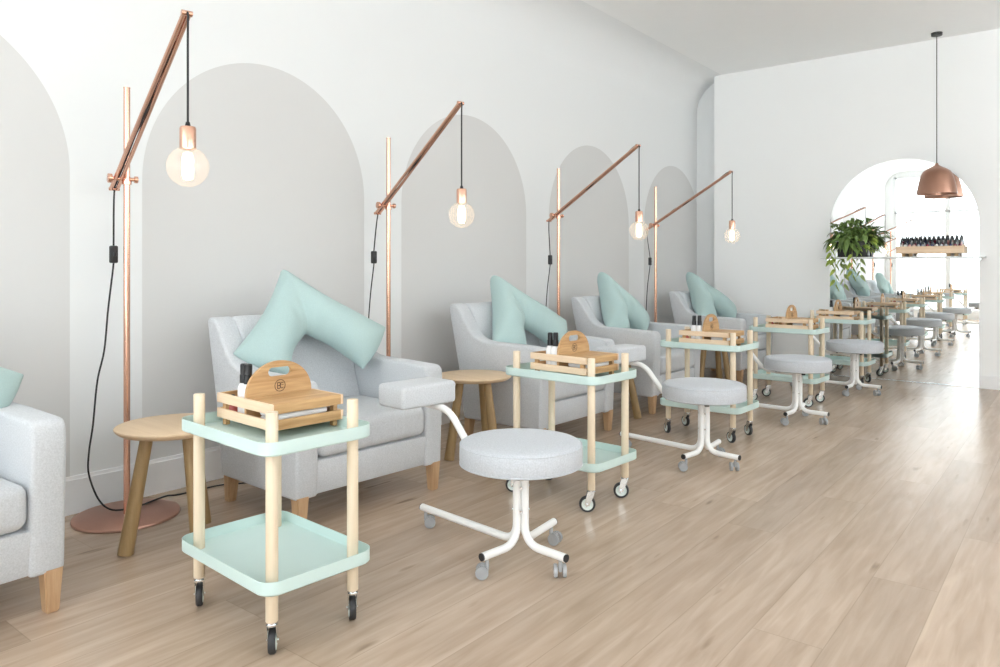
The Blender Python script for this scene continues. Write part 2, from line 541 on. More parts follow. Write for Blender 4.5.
# ------------------------------------------------------------------ armchair
def make_armchair(label, loc, rotz):
    t = thing('armchair', label, 'armchair', loc, rotz, 'armchairs along the arched wall')
    # wing-and-arm panels, side profile (x forward, z up)
    pf = [(-0.235, 0.12), (0.335, 0.12), (0.35, 0.50), (0.345, 0.555), (0.325, 0.575), (0.12, 0.583), (-0.04, 0.585), (-0.10, 0.592),
          (-0.15, 0.612), (-0.19, 0.648), (-0.225, 0.70), (-0.262, 0.755), (-0.30, 0.795), (-0.335, 0.805), (-0.362, 0.79),
          (-0.345, 0.70), (-0.28, 0.42)]
    for s in (-1, 1):
        bm = bmesh.new()
        y0, y1 = (0.274, 0.372) if s > 0 else (-0.372, -0.274)
        prism(bm, pf, 'y', y0, y1, bevel=0.024, seg=3)
        finish('arm', bm, M['grey'], t)
    # back: a slab leaning back between the wings
    bm = bmesh.new()
    pb = [(-0.10, 0.30), (-0.14, 0.42), (-0.20, 0.62), (-0.25, 0.765), (-0.275, 0.797), (-0.315, 0.808), (-0.35, 0.79), (-0.33, 0.66), (-0.28, 0.42), (-0.24, 0.15), (-0.15, 0.15)]
    prism(bm, pb, 'y', -0.281, 0.281, bevel=0.02, seg=3)
    finish('backrest', bm, M['grey'], t)
    # front rail and seat deck
    bm = bmesh.new()
    prism(bm, [(-0.22, 0.125), (0.325, 0.125), (0.338, 0.262), (-0.2, 0.262)], 'y', -0.284, 0.284, bevel=0.012, seg=2)
    finish('seat_base', bm, M['grey'], t)
    # loose seat cushion
    bm = bmesh.new()
    box(bm, (0.50, 0.542, 0.135), (0.100, 0, 0.334), bevel=0.035, seg=4)
    for v in bm.verts:
        if v.co.z > 0.34:
            v.co.z += 0.022 * math.cos(v.co.y / 0.271 * PI / 2) * max(0, math.cos((v.co.x - 0.1) / 0.25 * PI / 2))
    finish('seat_cushion', bm, M['grey'], t)
    # tapered legs
    for (lx, ly) in ((0.311, 0.340), (0.311, -0.340), (-0.222, 0.330), (-0.222, -0.330)):
        bm = bmesh.new()
        b = bmesh.new()
        bmesh.ops.create_cube(b, size=1)
        for v in b.verts:
            w = 0.052 if v.co.z > 0 else 0.036
            sx = (-0.012 if lx < 0 else 0.0) if v.co.z < 0 else 0
            v.co = Vector((lx + v.co.x * w + sx, ly + v.co.y * w, 0.0 if v.co.z < 0 else 0.135))
        bmesh.ops.bevel(b, geom=list(b.edges), offset=0.004, segments=2, affect='EDGES')
        merge(bm, b)
        finish('leg', bm, M['oakleg'], t)
    return t

chairs = [
    (0.590, 0.545, 0.04, 'grey armchair cut off by the edge of the picture, only its front corner showing'),
    (0.612, 2.145, -0.05, 'grey armchair whose mint pillow sprawls over its arm, behind the big mint trolley'),
    (0.625, 3.725, -0.03, 'grey armchair behind the second mint trolley, second full chair from the camera'),
    (0.625, 5.07, -0.03, 'grey armchair between the third and fourth copper floor lamps, third full chair'),
    (0.625, 6.745, -0.03, 'grey armchair farthest down the row, next to the white end wall'),
]
c0 = None
for (x, y, r, lab) in chairs:
    if c0 is None:
        c0 = make_armchair(lab, (x, y, 0), r)
    else:
        ch = dup(c0, (x, y, 0), r, lab)
        if y < 4:
            ch.scale = (1, 1.045, 1)      # these two sit a little wider

# ------------------------------------------------------------------ V pillows
def make_pillow(P, A, B, label, width=0.27, thick=0.20, crease=1.0):
    P, A, B = Vector(P), Vector(A), Vector(B)
    mid = (A + B) / 2
    e1 = (B - A).normalized()
    up = (P - mid)
    up = (up - e1 * up.dot(e1)).normalized()
    nrm = e1.cross(up).normalized()
    if nrm.x < 0:
        nrm = -nrm
    def to2(v):
        return Vector(((v - P).dot(e1), (v - P).dot(up)))
    a2, b2 = to2(A), to2(B)
    da, db = a2.normalized(), b2.normalized()
    bis = -(da + db).normalized()
    half = math.acos(max(-1, min(1, da.dot(db)))) / 2
    hw = width / 2
    O = bis * min(hw / math.sin(half), hw * 1.16)
    I = -bis * (hw / math.sin(half)) * 0.9
    root = P.copy()
    bm = bmesh.new()
    ns, nt = 26, 16
    for (tip, d) in ((a2, da), (b2, db)):
        m = Vector((-d.y, d.x))
        if m.dot(bis) < 0:
            m = -m
        TO, TI = tip + m * hw * 1.0, tip - m * hw * 1.0
        for side in (1, -1):
            grid = []
            for i in range(ns + 1):
                s = i / ns
                row = []
                for j in range(nt + 1):
                    t = j / nt
                    q = (O * (1 - t) + I * t) * (1 - s) + (TO * (1 - t) + TI * t) * s
                    # sides bow in a little, the end too; corners stay as small ears
                    bow = 0.028 * math.sin(PI * min(1, s * 1.0)) * (1 - 2 * t)
                    q = q - m * bow
                    q = q - d * (0.03 * math.sin(PI * t) ** 1.0 * -0.6) * s ** 4
                    ft = max(0.0, 1 - abs(2 * t - 1) ** 2.3) ** 0.62
                    fs = max(0.0, 1 - s ** 5) ** 0.6
                    f0 = 0.80 + 0.20 * min(1, s * 3)
                    h = thick / 2 * ft * fs * f0
                    w = root + e1 * q.x + up * q.y + nrm * (side * h)
                    # creases gathered at the inner corner
                    if t > 0.4 and s < 0.5:
                        w += nrm * side * 0.006 * crease * math.sin(30 * s + 8 * t) * (0.5 - s) * 2 * min(1, (t - 0.4) * 4) * (h / (thick / 2))
                    w += nrm * side * 0.005 * math.sin(11 * s + 7 * t) * (h / (thick / 2))
                    row.append(bm.verts.new(w - root))
                grid.append(row)
            for i in range(ns):
                for j in range(nt):
                    bm.faces.new((grid[i][j], grid[i + 1][j], grid[i + 1][j + 1], grid[i][j + 1]))
    bmesh.ops.remove_doubles(bm, verts=bm.verts, dist=0.0015)
    o = finish('v_pillow', bm, M['mintcloth'], loc=root, smooth=180, subsurf=1)
    return tag(o, label, 'pillow', 'mint V-shaped pillows')

make_pillow((0.47, 0.52, 0.83), (0.60, 0.30, 0.54), (0.615, 0.872, 0.593), 'mint pillow tip peeking over the arm of the cut-off armchair', 0.225, 0.17)
make_pillow((0.390, 2.115, 0.880), (0.485, 1.885, 0.59), (0.64, 2.405, 0.637), 'mint V pillow spread wide open over the armchair behind the big trolley', 0.28, 0.21)
make_pillow((0.43, 3.675, 0.845), (0.575, 3.545, 0.53), (0.64, 4.035, 0.575), 'mint V pillow with gathered creases on the second full armchair', 0.28, 0.20, 2.0)
make_pillow((0.43, 4.975, 0.862), (0.575, 4.865, 0.53), (0.60, 5.26, 0.57), 'mint V pillow on the third full armchair, fourth lamp cord beside it')
make_pillow((0.43, 6.605, 0.862), (0.575, 6.53, 0.53), (0.66, 6.96, 0.575), 'mint V pillow on the last armchair, against the white end wall')

# ------------------------------------------------------------------ side tables
def make_table(label, loc, rotz):
    t = thing('side_table', label, 'table', loc, rotz, 'round oak side tables')
    bm = bmesh.new()
    lathe(bm, [(0, 0.411), (0.185, 0.411), (0.2, 0.421), (0.205, 0.429), (0.204, 0.433), (0.20, 0.435), (0, 0.435)], 56)
    finish('table_top', bm, M['oaktop'], t)
    for k in range(3):
        a = math.radians((273, -2, 116)[k])
        c, s = math.cos(a), math.sin(a)
        bm = bmesh.new()
        tube(bm, [(0.105 * c, 0.105 * s, 0.415), (0.128 * c, 0.128 * s, 0.30), (0.187 * c, 0.187 * s, 0.0)], [0.022, 0.023, 0.027], 18)
        finish('leg', bm, M['oaktleg'], t)
    return t
T0 = make_table('round oak side table beside the first lamp base, behind the big mint trolley', (0.612, 1.425, 0), 0)
dup(T0, (0.67, 3.10, 0), math.radians(-9), 'round oak side table next to the padded footrest of the closest stool')
dup(T0, (0.74, 4.465, 0), math.radians(20), 'round oak side table mostly hidden behind the second trolley')
dup(T0, (0.79, 6.14, 0), math.radians(-20), 'round oak side table mostly hidden behind the third trolley')

# ------------------------------------------------------------------ copper floor lamps
def make_lamp(label, base, tip, cord_low, base_r=0.2, clamp=1.385, top=1.762, floor_cord=None, bulb_z=1.335):
    """base: floor point; tip: world point of the arm's end"""
    bx, by = base
    t = thing('floor_lamp', label, 'lamp', (bx, by, 0), 0, 'copper floor lamps')
    B = Vector((bx, by, 0))
    tip = Vector(tip) - B
    cl = Vector((0, 0, clamp))
    d = (tip - cl).normalized()
    side = Vector((-d.y, d.x, 0)).normalized()
    pc = cl.copy()                       # bolt height on the pole; the arm runs beside the pole
    cl = cl - side * 0.031
    d = (tip - cl).normalized()
    side = Vector((-d.y, d.x, 0)).normalized()
    tail = cl - d * 0.085
    bm = bmesh.new()
    lathe(bm, [(0, 0), (base_r, 0), (base_r + 0.002, 0.004), (base_r, 0.010), (base_r - 0.004, 0.012), (0, 0.012)], 64)
    finish('base', bm, M['copperdark'], t)
    bm = bmesh.new()
    lathe(bm, [(0, 0.01), (0.0125, 0.01), (0.0125, top - 0.004), (0.0135, top - 0.004), (0.0135, top), (0, top + 0.001)], 24)
    finish('pole', bm, M['copper'], t)
    # two thin tubes clasp the pole and close on a pin at each end
    bm = bmesh.new()
    for s in (-1, 1):
        o = side * (0.0118 * s)
        o2 = side * (0.0075 * s)
        tube(bm, [tail + o, cl + o, cl + o + d * 0.2, tip + o2], 0.0077, 14)
    cyl(bm, tip - side * 0.016, tip + side * 0.016, 0.009, seg=16)
    cyl(bm, tail - side * 0.02, tail + side * 0.02, 0.007, seg=16)
    finish('arm', bm, M['copper'], t)
    bm = bmesh.new()
    cyl(bm, cl - side * 0.030, pc + side * 0.040, 0.008, seg=16)
    cyl(bm, pc + side * 0.028, pc + side * 0.042, 0.014, seg=20, bevel=0.002)
    cyl(bm, cl - side * 0.040, cl - side * 0.024, 0.019, seg=20, bevel=0.002)
    lathe(bm, [(0.0124, clamp - 0.022), (0.018, clamp - 0.022), (0.018, clamp - 0.008), (0.0124, clamp - 0.008)], 20, close=True)
    finish('clamp', bm, M['copper'], t)
    # flex: bulb, over the tip, along the arm, down to the floor
    hang = tip + d * 0.012
    sock_top = bulb_z + 0.128
    path = [(hang.x, hang.y, sock_top - 0.002), (hang.x, hang.y, sock_top + 0.1), (hang.x, hang.y, hang.z - 0.06), hang + Vector((0, 0, -0.008)),
            tip + Vector((0, 0, 0.013)) - d * 0.03]
    L = (tip - tail).length
    for q, w in ((0.10, 0.010), (0.2, -0.006), (0.35, 0.008), (0.5, -0.012), (0.65, 0.010), (0.8, -0.004), (0.95, 0.0)):
        path.append(tip - d * (L * q) + Vector((0, 0, 0.004 + w)) + side * (0.004 * math.sin(20 * q)))
    path.append(tail + Vector((0, 0, -0.02)))
    low = [Vector(p) - B for p in cord_low]
    path += low
    bm = bmesh.new()
    tube(bm, smooth_path(path, 7), 0.0036, 8)
    finish('cord', bm, M['cord'], t)
    # inline switch on the first hanging point pair
    a, b = low[0], low[1]
    bm = bmesh.new()
    c = (a + b) / 2
    box(bm, (0.024, 0.030, (a - b).length), c, bevel=0.006, seg=2)
    box(bm, (0.012, 0.014, 0.018), c + Vector((0.010, 0, 0)), bevel=0.003, seg=1)
    finish('switch', bm, M['black'], t)
    # socket and globe bulb
    bm = bmesh.new()
    z0 = bulb_z
    lathe(bm, [(0, z0 + 0.127), (0.010, z0 + 0.127), (0.022, z0 + 0.124), (0.0245, z0 + 0.118), (0.0245, z0 + 0.056), (0.021, z0 + 0.054), (0, z0 + 0.058)], 28, (hang.x, hang.y, 0))
    sk = finish('socket', bm, M['copper'], t)
    bm = bmesh.new()
    cyl(bm, (hang.x, hang.y, z0 + 0.125), (hang.x, hang.y, z0 + 0.139), 0.009, 0.006, 14)
    finish('strain_relief', bm, M['black'], sk)
    bm = bmesh.new()
    r = 0.0625
    pr = [(0, z0 - r)]
    for i in range(1, 19):
        a = -PI / 2 + i / 18 * (PI * 0.88)
        pr.append((r * math.cos(a), z0 + r * math.sin(a)))
    pr.append((0.019, z0 + 0.066))
    lathe(bm, pr, 32, (hang.x, hang.y, 0))
    gb = finish('bulb', bm, M['glass'], t, smooth=180)
    bm = bmesh.new()
    lathe(bm, [(0, z0 - 0.042), (0.014, z0 - 0.038), (0.017, z0 - 0.02), (0.017, z0 + 0.025), (0.012, z0 + 0.042), (0, z0 + 0.046)], 20, (hang.x, hang.y, 0))
    fl = finish('filament', bm, M['filament'], gb)
    fl['label'] = 'glowing warm filament'
    return t

def low_cord(bx, by, dy=-0.11):
    return [(bx + 0.0, by + dy, 1.115), (bx, by + dy, 1.045), (bx - 0.02, by + dy - 0.01, 0.85), (bx - 0.03, by + dy - 0.02, 0.60),
            (bx - 0.04, by + dy - 0.01, 0.30), (bx - 0.05, by + dy + 0.03, 0.08), (bx - 0.03, by + dy + 0.10, 0.020), (bx - 0.05, by + 0.18, 0.012), (bx - 0.09, by + 0.32, 0.006)]

make_lamp('copper floor lamp with its whole pole and round base in view', (0.21, 1.435), (1.10, 1.206, 1.815),
          [(0.17, 1.40, 1.112), (0.17, 1.40, 1.040), (0.155, 1.385, 0.85), (0.15, 1.372, 0.684), (0.15, 1.345, 0.56), (0.15, 1.328, 0.385),
           (0.15, 1.313, 0.28), (0.15, 1.312, 0.19), (0.155, 1.345, 0.085), (0.165, 1.39, 0.030), (0.185, 1.455, 0.020), (0.17, 1.52, 0.018),
           (0.125, 1.64, 0.016), (0.115, 1.70, 0.006), (0.125, 1.80, 0.006), (0.13, 1.90, 0.006), (0.20, 2.05, 0.006), (0.05, 2.3, 0.006)], bulb_z=1.335)
make_lamp('copper floor lamp rising behind the armchair with the sprawling pillow', (0.185, 2.915), (0.945, 2.672, 1.812), low_cord(0.185, 2.915), clamp=1.375, bulb_z=1.275)
make_lamp('copper floor lamp between the second and third full armchairs', (0.22, 4.60), (1.03, 4.31, 1.812), low_cord(0.22, 4.60), clamp=1.41, bulb_z=1.262)
make_lamp('copper floor lamp closest to the end wall, bulb hanging before it', (0.22, 6.19), (1.015, 5.955, 1.812), low_cord(0.22, 6.19), clamp=1.41, bulb_z=1.285)
make_lamp('copper floor lamp seen only in the mirror, next after the first full lamp', (0.21, -0.16), (1.02, -0.40, 1.812), low_cord(0.21, -0.16), clamp=1.365)
make_lamp('copper floor lamp seen only in the mirror, last arm towards the windows', (0.21, -1.76), (1.06, -1.90, 1.812), low_cord(0.21, -1.76), clamp=1.365)

# ------------------------------------------------------------------ trolleys
def rrect(hx, hy, r, n=6):
    pts = []
    for (cx, cy, a0) in ((hx - r, hy - r, 0), (-hx + r, hy - r, PI / 2), (-hx + r, -hy + r, PI), (hx - r, -hy + r, 1.5 * PI)):
        for i in range(n + 1):
            a = a0 + PI / 2 * i / n
            pts.append((cx + r * math.cos(a), cy + r * math.sin(a)))
    return pts

def tray_mesh(z0, z1):
    bm = bmesh.new()
    rings = []
    for (off, z) in ((0.004, z0), (0.0, z0 + 0.004), (0.0, z1), (0.0025, z1), (0.0025, z0 + 0.006), (0.006, z0 + 0.004)):
        rings.append([bm.verts.new((x, y, z)) for x, y in rrect(0.257 - off, 0.176 - off, 0.048 - off)])
    n = len(rings[0])
    for a, b in zip(rings, rings[1:]):
        for k in range(n):
            bm.faces.new((a[k], a[(k + 1) % n], b[(k + 1) % n], b[k]))
    bm.faces.new(rings[0][::-1])
    bm.faces.new(rings[-1])
    return bm

def make_trolley(label, loc, rotz, wheel_rot):
    t = thing('trolley', label, 'trolley', loc, rotz, 'mint two-tray trolleys')
    finish('tray', tray_mesh(0.535, 0.572), M['mint'], t)
    finish('tray', tray_mesh(0.176, 0.213), M['mint'], t)
    for i, (lx, ly) in enumerate(((0.206, 0.129), (-0.206, 0.129), (-0.206, -0.129), (0.206, -0.129))):
        bm = bmesh.new()
        cyl(bm, (lx, ly, 0.092), (lx, ly, 0.642), 0.0163, seg=24, bevel=0.002)
        finish('leg', bm, M['ash'], t)
        bm = bmesh.new()
        cyl(bm, (0, 0, 0.082), (0, 0, 0.094), 0.0145, seg=18)
        for s in (-1, 1):
            prism(bm, [(-0.016, 0.088), (0.016, 0.088), (0.030, 0.036), (0.022, 0.024), (0.008, 0.030)], 'y', s * 0.0125 - 0.0012, s * 0.0125 + 0.0012)
        box(bm, (0.032, 0.027, 0.003), (0, 0, 0.0865))
        cyl(bm, (0.017, -0.016, 0.034), (0.017, 0.016, 0.034), 0.004, seg=10)
        ca = finish('caster', bm, M['chrome'], t, loc=(lx, ly, 0), rotz=wheel_rot[i])
        bm = bmesh.new()
        b = bmesh.new()
        lathe(b, [(0.024, -0.0095), (0.031, -0.0095), (0.034, -0.005), (0.034, 0.005), (0.031, 0.0095), (0.024, 0.0095)], 28, close=True)
        bmesh.ops.transform(b, matrix=Matrix.Translation((0.017, 0, 0.034)) @ Matrix.Rotation(PI / 2, 4, 'X'), verts=b.verts)
        merge(bm, b)
        finish('tyre', bm, M['tyre'], ca)
        bm = bmesh.new()
        b = bmesh.new()
        lathe(b, [(0, -0.0105), (0.008, -0.0105), (0.010, -0.007), (0.018, -0.007), (0.0245, -0.0100), (0.0245, 0.0100), (0.018, 0.007), (0.010, 0.007), (0.008, 0.0105), (0, 0.0105)], 28)
        bmesh.ops.transform(b, matrix=Matrix.Translation((0.017, 0, 0.034)) @ Matrix.Rotation(PI / 2, 4, 'X'), verts=b.verts)
        merge(bm, b)
        finish('hub', bm, M['whub'], ca)
    return t

def R4(*a):
    return [math.radians(x) for x in a]
trolleys = [
    (1.428, 1.297, -0.072, R4(148, 140, 150, 143), 'mint trolley standing closest to the camera, empty lower tray fully in view'),
    (1.484, 2.806, -0.065, R4(215, 222, 212, 218), 'mint trolley with big pale wheels behind the closest grey stool'),
    (1.492, 4.352, -0.03, R4(145, 150, 140, 148), 'mint trolley behind the second grey stool from the camera'),
    (1.525, 5.800, -0.05, R4(205, 215, 208, 214), 'mint trolley behind the third grey stool from the camera'),
    (1.585, 7.080, -0.02, R4(140, 150, 130, 145), 'mint trolley against the mirror, partly behind the last stool'),
    (1.400, -0.760, 0.02, R4(110, 130, 120, 115), 'mint trolley seen only in the mirror, farthest along its reflected row'),
]
for (x, y, r, wr, lab) in trolleys:
    make_trolley(lab, (x, y, 0), r, wr)

# ------------------------------------------------------------------ crates on the trolleys
def make_crate(label, loc, rotz):
    """long side along local x; a handled board across the middle; the front half (local +x) has a lid"""
    t = thing('wooden_crate', label, 'crate', loc, rotz, 'pine crates on the trolleys')
    LX, LY = 0.158, 0.117
    for s in (-1, 1):
        for z in (0.035, 0.081):
            bm = bmesh.new()
            box(bm, (2 * LX, 0.009, 0.029), (0, s * LY, z), bevel=0.0015, seg=1)
            finish('side_slat', bm, M['pine'], t)
    for s in (-1, 1):
        for z in (0.035, 0.081):
            bm = bmesh.new()
            box(bm, (0.009, 2 * LY - 0.009, 0.029), (s * (LX - 0.0045), 0, z), bevel=0.0015, seg=1)
            finish('end_slat', bm, M['pine_y'], t)
    bm = bmesh.new()
    box(bm, (2 * LX - 0.02, 2 * LY - 0.012, 0.006), (0, 0, 0.0235), bevel=0.001, seg=1)
    finish('bottom_board', bm, M['pine'], t)
    for sx in (-1, 1):
        for sy in (-1, 1):
            bm = bmesh.new()
            box(bm, (0.020, 0.014, 0.092), (sx * (LX - 0.020 - 0.009), sy * (LY - 0.0118), 0.046), bevel=0.001, seg=1)
            finish('corner_post', bm, M['pine_y'], t)
    bm = bmesh.new()
    box(bm, (LX - 0.016, 2 * LY - 0.010, 0.007), (LX / 2 + 0.002, 0, 0.0925), bevel=0.001, seg=1)
    finish('lid', bm, M['pine_y'], t)
    # handled divider: half-round board with a rounded slot
    bm = bmesh.new()
    w, zb, zt = LY - 0.006, 0.028, 0.196
    arcp = [(w * math.cos(a), 0.098 + (zt - 0.098) * math.sin(a)) for a in [PI * i / 28 for i in range(29)]]
    sl = [(0.034 * c_ + sgn * 0.0, 0) for c_, sgn in ()]
    hole = []
    for (cx, a0) in ((0.026, -PI / 2), (-0.026, PI / 2)):
        for i in range(9):
            a = a0 + PI * i / 8
            hole.append((cx + 0.0135 * math.cos(a), 0.163 + 0.0135 * math.sin(a)))
    outl = [(w, zb)] + arcp + [(-w, zb)]
    b = bmesh.new()
    eo = []
    for loop in (outl, hole):
        vs = [b.verts.new((0, y, z)) for y, z in loop]
        for i in range(len(vs)):
            eo.append(b.edges.new((vs[i], vs[(i + 1) % len(vs)])))
    bmesh.ops.triangle_fill(b, use_beauty=True, edges=eo)
    # drop any faces filling the slot
    for f in list(b.faces):
        c = f.calc_center_median()
        dx = max(0, abs(c.y) - 0.026)
        if math.hypot(dx, c.z - 0.163) < 0.0125:
            b.faces.remove(f)
    ext = bmesh.ops.extrude_face_region(b, geom=list(b.faces))
    bmesh.ops.translate(b, vec=(0.011, 0, 0), verts=[v for v in ext['geom'] if isinstance(v, bmesh.types.BMVert)])
    bmesh.ops.translate(b, vec=(-0.0095, 0, 0), verts=b.verts)
    merge(bm, b)
    dv = finish('handle_board', bm, M['pine_y'], t, smooth=30)
    # round burnt-in emblem: a ring round a monogram
    bm = bmesh.new()
    X = 0.0018
    cy, cz = -0.006 + 0.006, 0.120
    ring = [(X, cy + 0.0175 * math.cos(2 * PI * i / 40), cz + 0.0175 * math.sin(2 * PI * i / 40)) for i in range(41)]
    tube(bm, ring, 0.0010, 6)
    # letters seen from +x: right is +y
    def stroke(pts, r=0.0011):
        tube(bm, [(X, cy + a, cz + b_) for a, b_ in pts], r, 6)
    stroke([(-0.0085, -0.0095), (-0.0085, 0.0095)])
    for zz, ww in ((0.0095, 0.0075), (0.0, 0.0065), (-0.0095, 0.0075)):
        stroke([(-0.0085, zz), (-0.0085 + ww, zz)])
    stroke([(-0.001, 0.0095), (0.0015, 0.005), (-0.0015, 0.0), (0.002, -0.005), (-0.001, -0.0095)])
    stroke([(0.006 + 0.0075 * math.cos(a) * 0.8 + 0.001, 0.009 * math.sin(a)) for a in [math.radians(50 + 26 * i) for i in range(11)]])
    stroke([(0.0045, 0.002), (0.0125, 0.002)], 0.0008)
    finish('emblem', bm, M['ink'], dv, smooth=40)
    return t

def make_bottle(name, label, loc, h=0.17, r=0.0215, cap_r=0.0175, cap_h=0.058, body='whitep', cap='black', group='bottles in the trolley crates', step=True):
    t = thing(name, label, 'bottle', loc, 0, group)
    bm = bmesh.new()
    zc = h - cap_h
    lathe(bm, [(0, 0), (r - 0.003, 0), (r, 0.003), (r, zc - 0.018), (r - 0.003, zc - 0.008), (cap_r - 0.002, zc - 0.001), (cap_r - 0.003, zc), (0, zc)], 24)
    finish('bottle_body', bm, M[body], t)
    bm = bmesh.new()
    if step:
        lathe(bm, [(0, zc), (cap_r, zc), (cap_r, zc + cap_h * 0.42), (cap_r - 0.0015, zc + cap_h * 0.45), (cap_r - 0.0015, h - 0.003), (cap_r - 0.004, h), (0, h)], 20)
    else:
        lathe(bm, [(0, zc), (cap_r, zc), (cap_r * 0.8, h - 0.003), (cap_r * 0.5, h), (0, h)], 16)
    finish('cap', bm, M[cap], t)
    return t

crates = [
    (1.369, 1.357, -0.07, 'the closest trolley'),
    (1.490, 2.830, -0.10, 'the trolley behind the closest stool'),
    (1.500, 4.372, -0.03, 'the trolley behind the second stool'),
    (1.540, 5.832, -0.05, 'the trolley behind the third stool'),
    (1.560, 7.115, -0.02, 'the trolley against the mirror'),
    (1.395, -0.745, 0.02, 'the trolley seen only in the mirror'),
]
ZT = 0.5415
cr0 = None
for i, (x, y, r, where) in enumerate(crates):
    lab = 'slatted pine crate with a handled arch board on ' + where
    if cr0 is None:
        cr0 = make_crate(lab, (x, y, ZT), r)
    else:
        dup(cr0, (x, y, ZT), r, lab)
    m = RZ(r)
    def at(lx, ly, lz):
        v = m @ Vector((lx, ly, lz))
        return (x + v.x, y + v.y, ZT + v.z)
    zb = 0.0268
    if i != 3:
        make_bottle('bottle', 'white black-capped bottle against the arch board, crate on ' + where, at(-0.040, -0.082, zb), 0.163, 0.0190, 0.0130, 0.060)
    if i in (0, 1, 2):
        make_bottle('bottle', 'white black-capped bottle away from the arch board, crate on ' + where, at(-0.079, -0.074, zb), 0.160, 0.0190, 0.0130, 0.058)
    if i in (0, 2, 3):
        make_bottle('nail_polish_bottle', 'small red bottle low behind the slats, crate on ' + where, at(-0.122, -0.088, zb), 0.062, 0.0150, 0.009, 0.022, 'red', 'black', None, False)
    # folded white towel under the lid
    bm = bmesh.new()
    for q in range(3):
        box(bm, (0.105, 0.165, 0.0165), (0.085, -0.004, zb + 0.009 + q * 0.0175), bevel=0.006, seg=3)
    tw = finish('folded_towel', bm, M['towel'], loc=(x, y, ZT), rotz=r)
    tag(tw, 'folded white towel inside the crate on ' + where, 'towel', 'folded towels in the crates')

# ------------------------------------------------------------------ pedicure stools
def make_stool(label, loc, rotz):
    """round seat on four bent tubes; local -x carries the long foot and the padded footrest"""
    t = thing('pedicure_stool', label, 'stool', loc, rotz, 'white tube stools with grey round seats')
    bm = bmesh.new()
    lathe(bm, [(0, 0.345), (0.20, 0.345), (0.208, 0.349), (0.211, 0.356), (0.212, 0.385), (0.211, 0.412), (0.206, 0.4205), (0.199, 0.425), (0.15, 0.430), (0.08, 0.432), (0, 0.433)], 64)
    seat = finish('seat', bm, M['greypad'], t, smooth=60)
    bm = bmesh.new()
    for z, r in ((0.4165, 0.2095), (0.352, 0.2105)):
        tube(bm, [(r * math.cos(2 * PI * i / 64), r * math.sin(2 * PI * i / 64), z) for i in range(65)], 0.0022, 6)
    finish('piping', bm, M['greypad'], seat)
    # under-seat bars with black end caps
    bm = bmesh.new()
    for yy in (-0.055, 0.055):
        box(bm, (0.036, 0.020, 0.012), (0, yy, 0.338), bevel=0.002, seg=1)
    for a in (0.66, 0.66 + PI / 2):
        box(bm, (0.27, 0.022, 0.016), (0, 0, 0.336), RZ(a), bevel=0.003, seg=1)
    br = finish('seat_bracket', bm, M['wmetal'], t)
    bm = bmesh.new()
    for a in (0.66, 0.66 + PI / 2, 0.66 + PI, 0.66 + 1.5 * PI):
        box(bm, (0.008, 0.024, 0.018), (0.138 * math.cos(a), 0.138 * math.sin(a), 0.336), RZ(a), bevel=0.003, seg=1)
    finish('end_cap', bm, M['black'], br)
    # four bent tubes: the long one forward, three short ones
    zf, rt = 0.075, 0.0135
    casters = []
    for (ang, ln) in ((PI, 0.535), (0.0, 0.20), (-PI / 2, 0.185), (math.radians(103), 0.245)):
        c, s = math.cos(ang), math.sin(ang)
        o = 0.0195
        pts = round_corners([(o * c, o * s, 0.332), (o * c, o * s, 0.24), (o * c, o * s, zf), (0.16 * c, 0.16 * s, zf), (ln * c, ln * s, zf)], 0.125, 10)
        bm = bmesh.new()
        tube(bm, pts, rt, 14)
        lg = finish('leg_tube', bm, M['wmetal'], t)
        bm = bmesh.new()
        cyl(bm, (ln * c, ln * s, zf), ((ln + 0.004) * c, (ln + 0.004) * s, zf), rt * 0.96, seg=16)
        finish('end_cap', bm, M['black'], lg)
        casters.append(((ln - 0.022) * c, (ln - 0.022) * s))
    bm = bmesh.new()
    for z in (0.27, 0.19):
        for a in (0.75, 0.75 + PI / 2, 0.75 + PI, 0.75 + 1.5 * PI):
            cyl(bm, (0.012 * math.cos(a), 0.012 * math.sin(a), z), (0.03 * math.cos(a), 0.03 * math.sin(a), z), 0.004, seg=8)
    finish('bolt', bm, M['chrome'], t)
    for k, (cx, cy) in enumerate(casters):
        bm = bmesh.new()
        cyl(bm, (0, 0, 0.040), (0, 0, 0.064), 0.008, 0.006, 14)
        box(bm, (0.034, 0.013, 0.022), (0.010, 0, 0.034), bevel=0.006, seg=3)
        ca = finish('caster', bm, M['clear'], t, loc=(cx, cy, 0), rotz=(0.9, 2.4, 3.9, 0.3)[k])
        for s in (-1, 1):
            bm = bmesh.new()
            b = bmesh.new()
            lathe(b, [(0, -0.008), (0.012, -0.008), (0.0215, -0.006), (0.0225, -0.003), (0.0225, 0.003), (0.0215, 0.006), (0.012, 0.0075), (0, 0.0075)], 22)
            bmesh.ops.transform(b, matrix=Matrix.Translation((0.016, s * 0.015, 0.0225)) @ Matrix.Rotation(PI / 2, 4, 'X'), verts=b.verts)
            merge(bm, b)
            finish('wheel', bm, M['clear'], ca)
    # footrest arm and pad
    bm = bmesh.new()
    tube(bm, round_corners([(-0.02, 0, 0.316), (-0.225, 0, 0.320), (-0.375, 0, 0.484), (-0.515, 0, 0.486)], 0.06, 10), 0.0135, 14)
    finish('footrest_arm', bm, M['wmetal'], t)
    bm = bmesh.new()
    box(bm, (0.155, 0.265, 0.084), (-0.487, -0.062, 0.539), bevel=0.014, seg=3)
    for v in bm.verts:
        if v.co.z > 0.55:
            v.co.z += 0.012 * max(0, math.cos((v.co.y + 0.062) / 0.13 * PI / 2))
    finish('footrest_pad', bm, M['grey'], t)
    return t

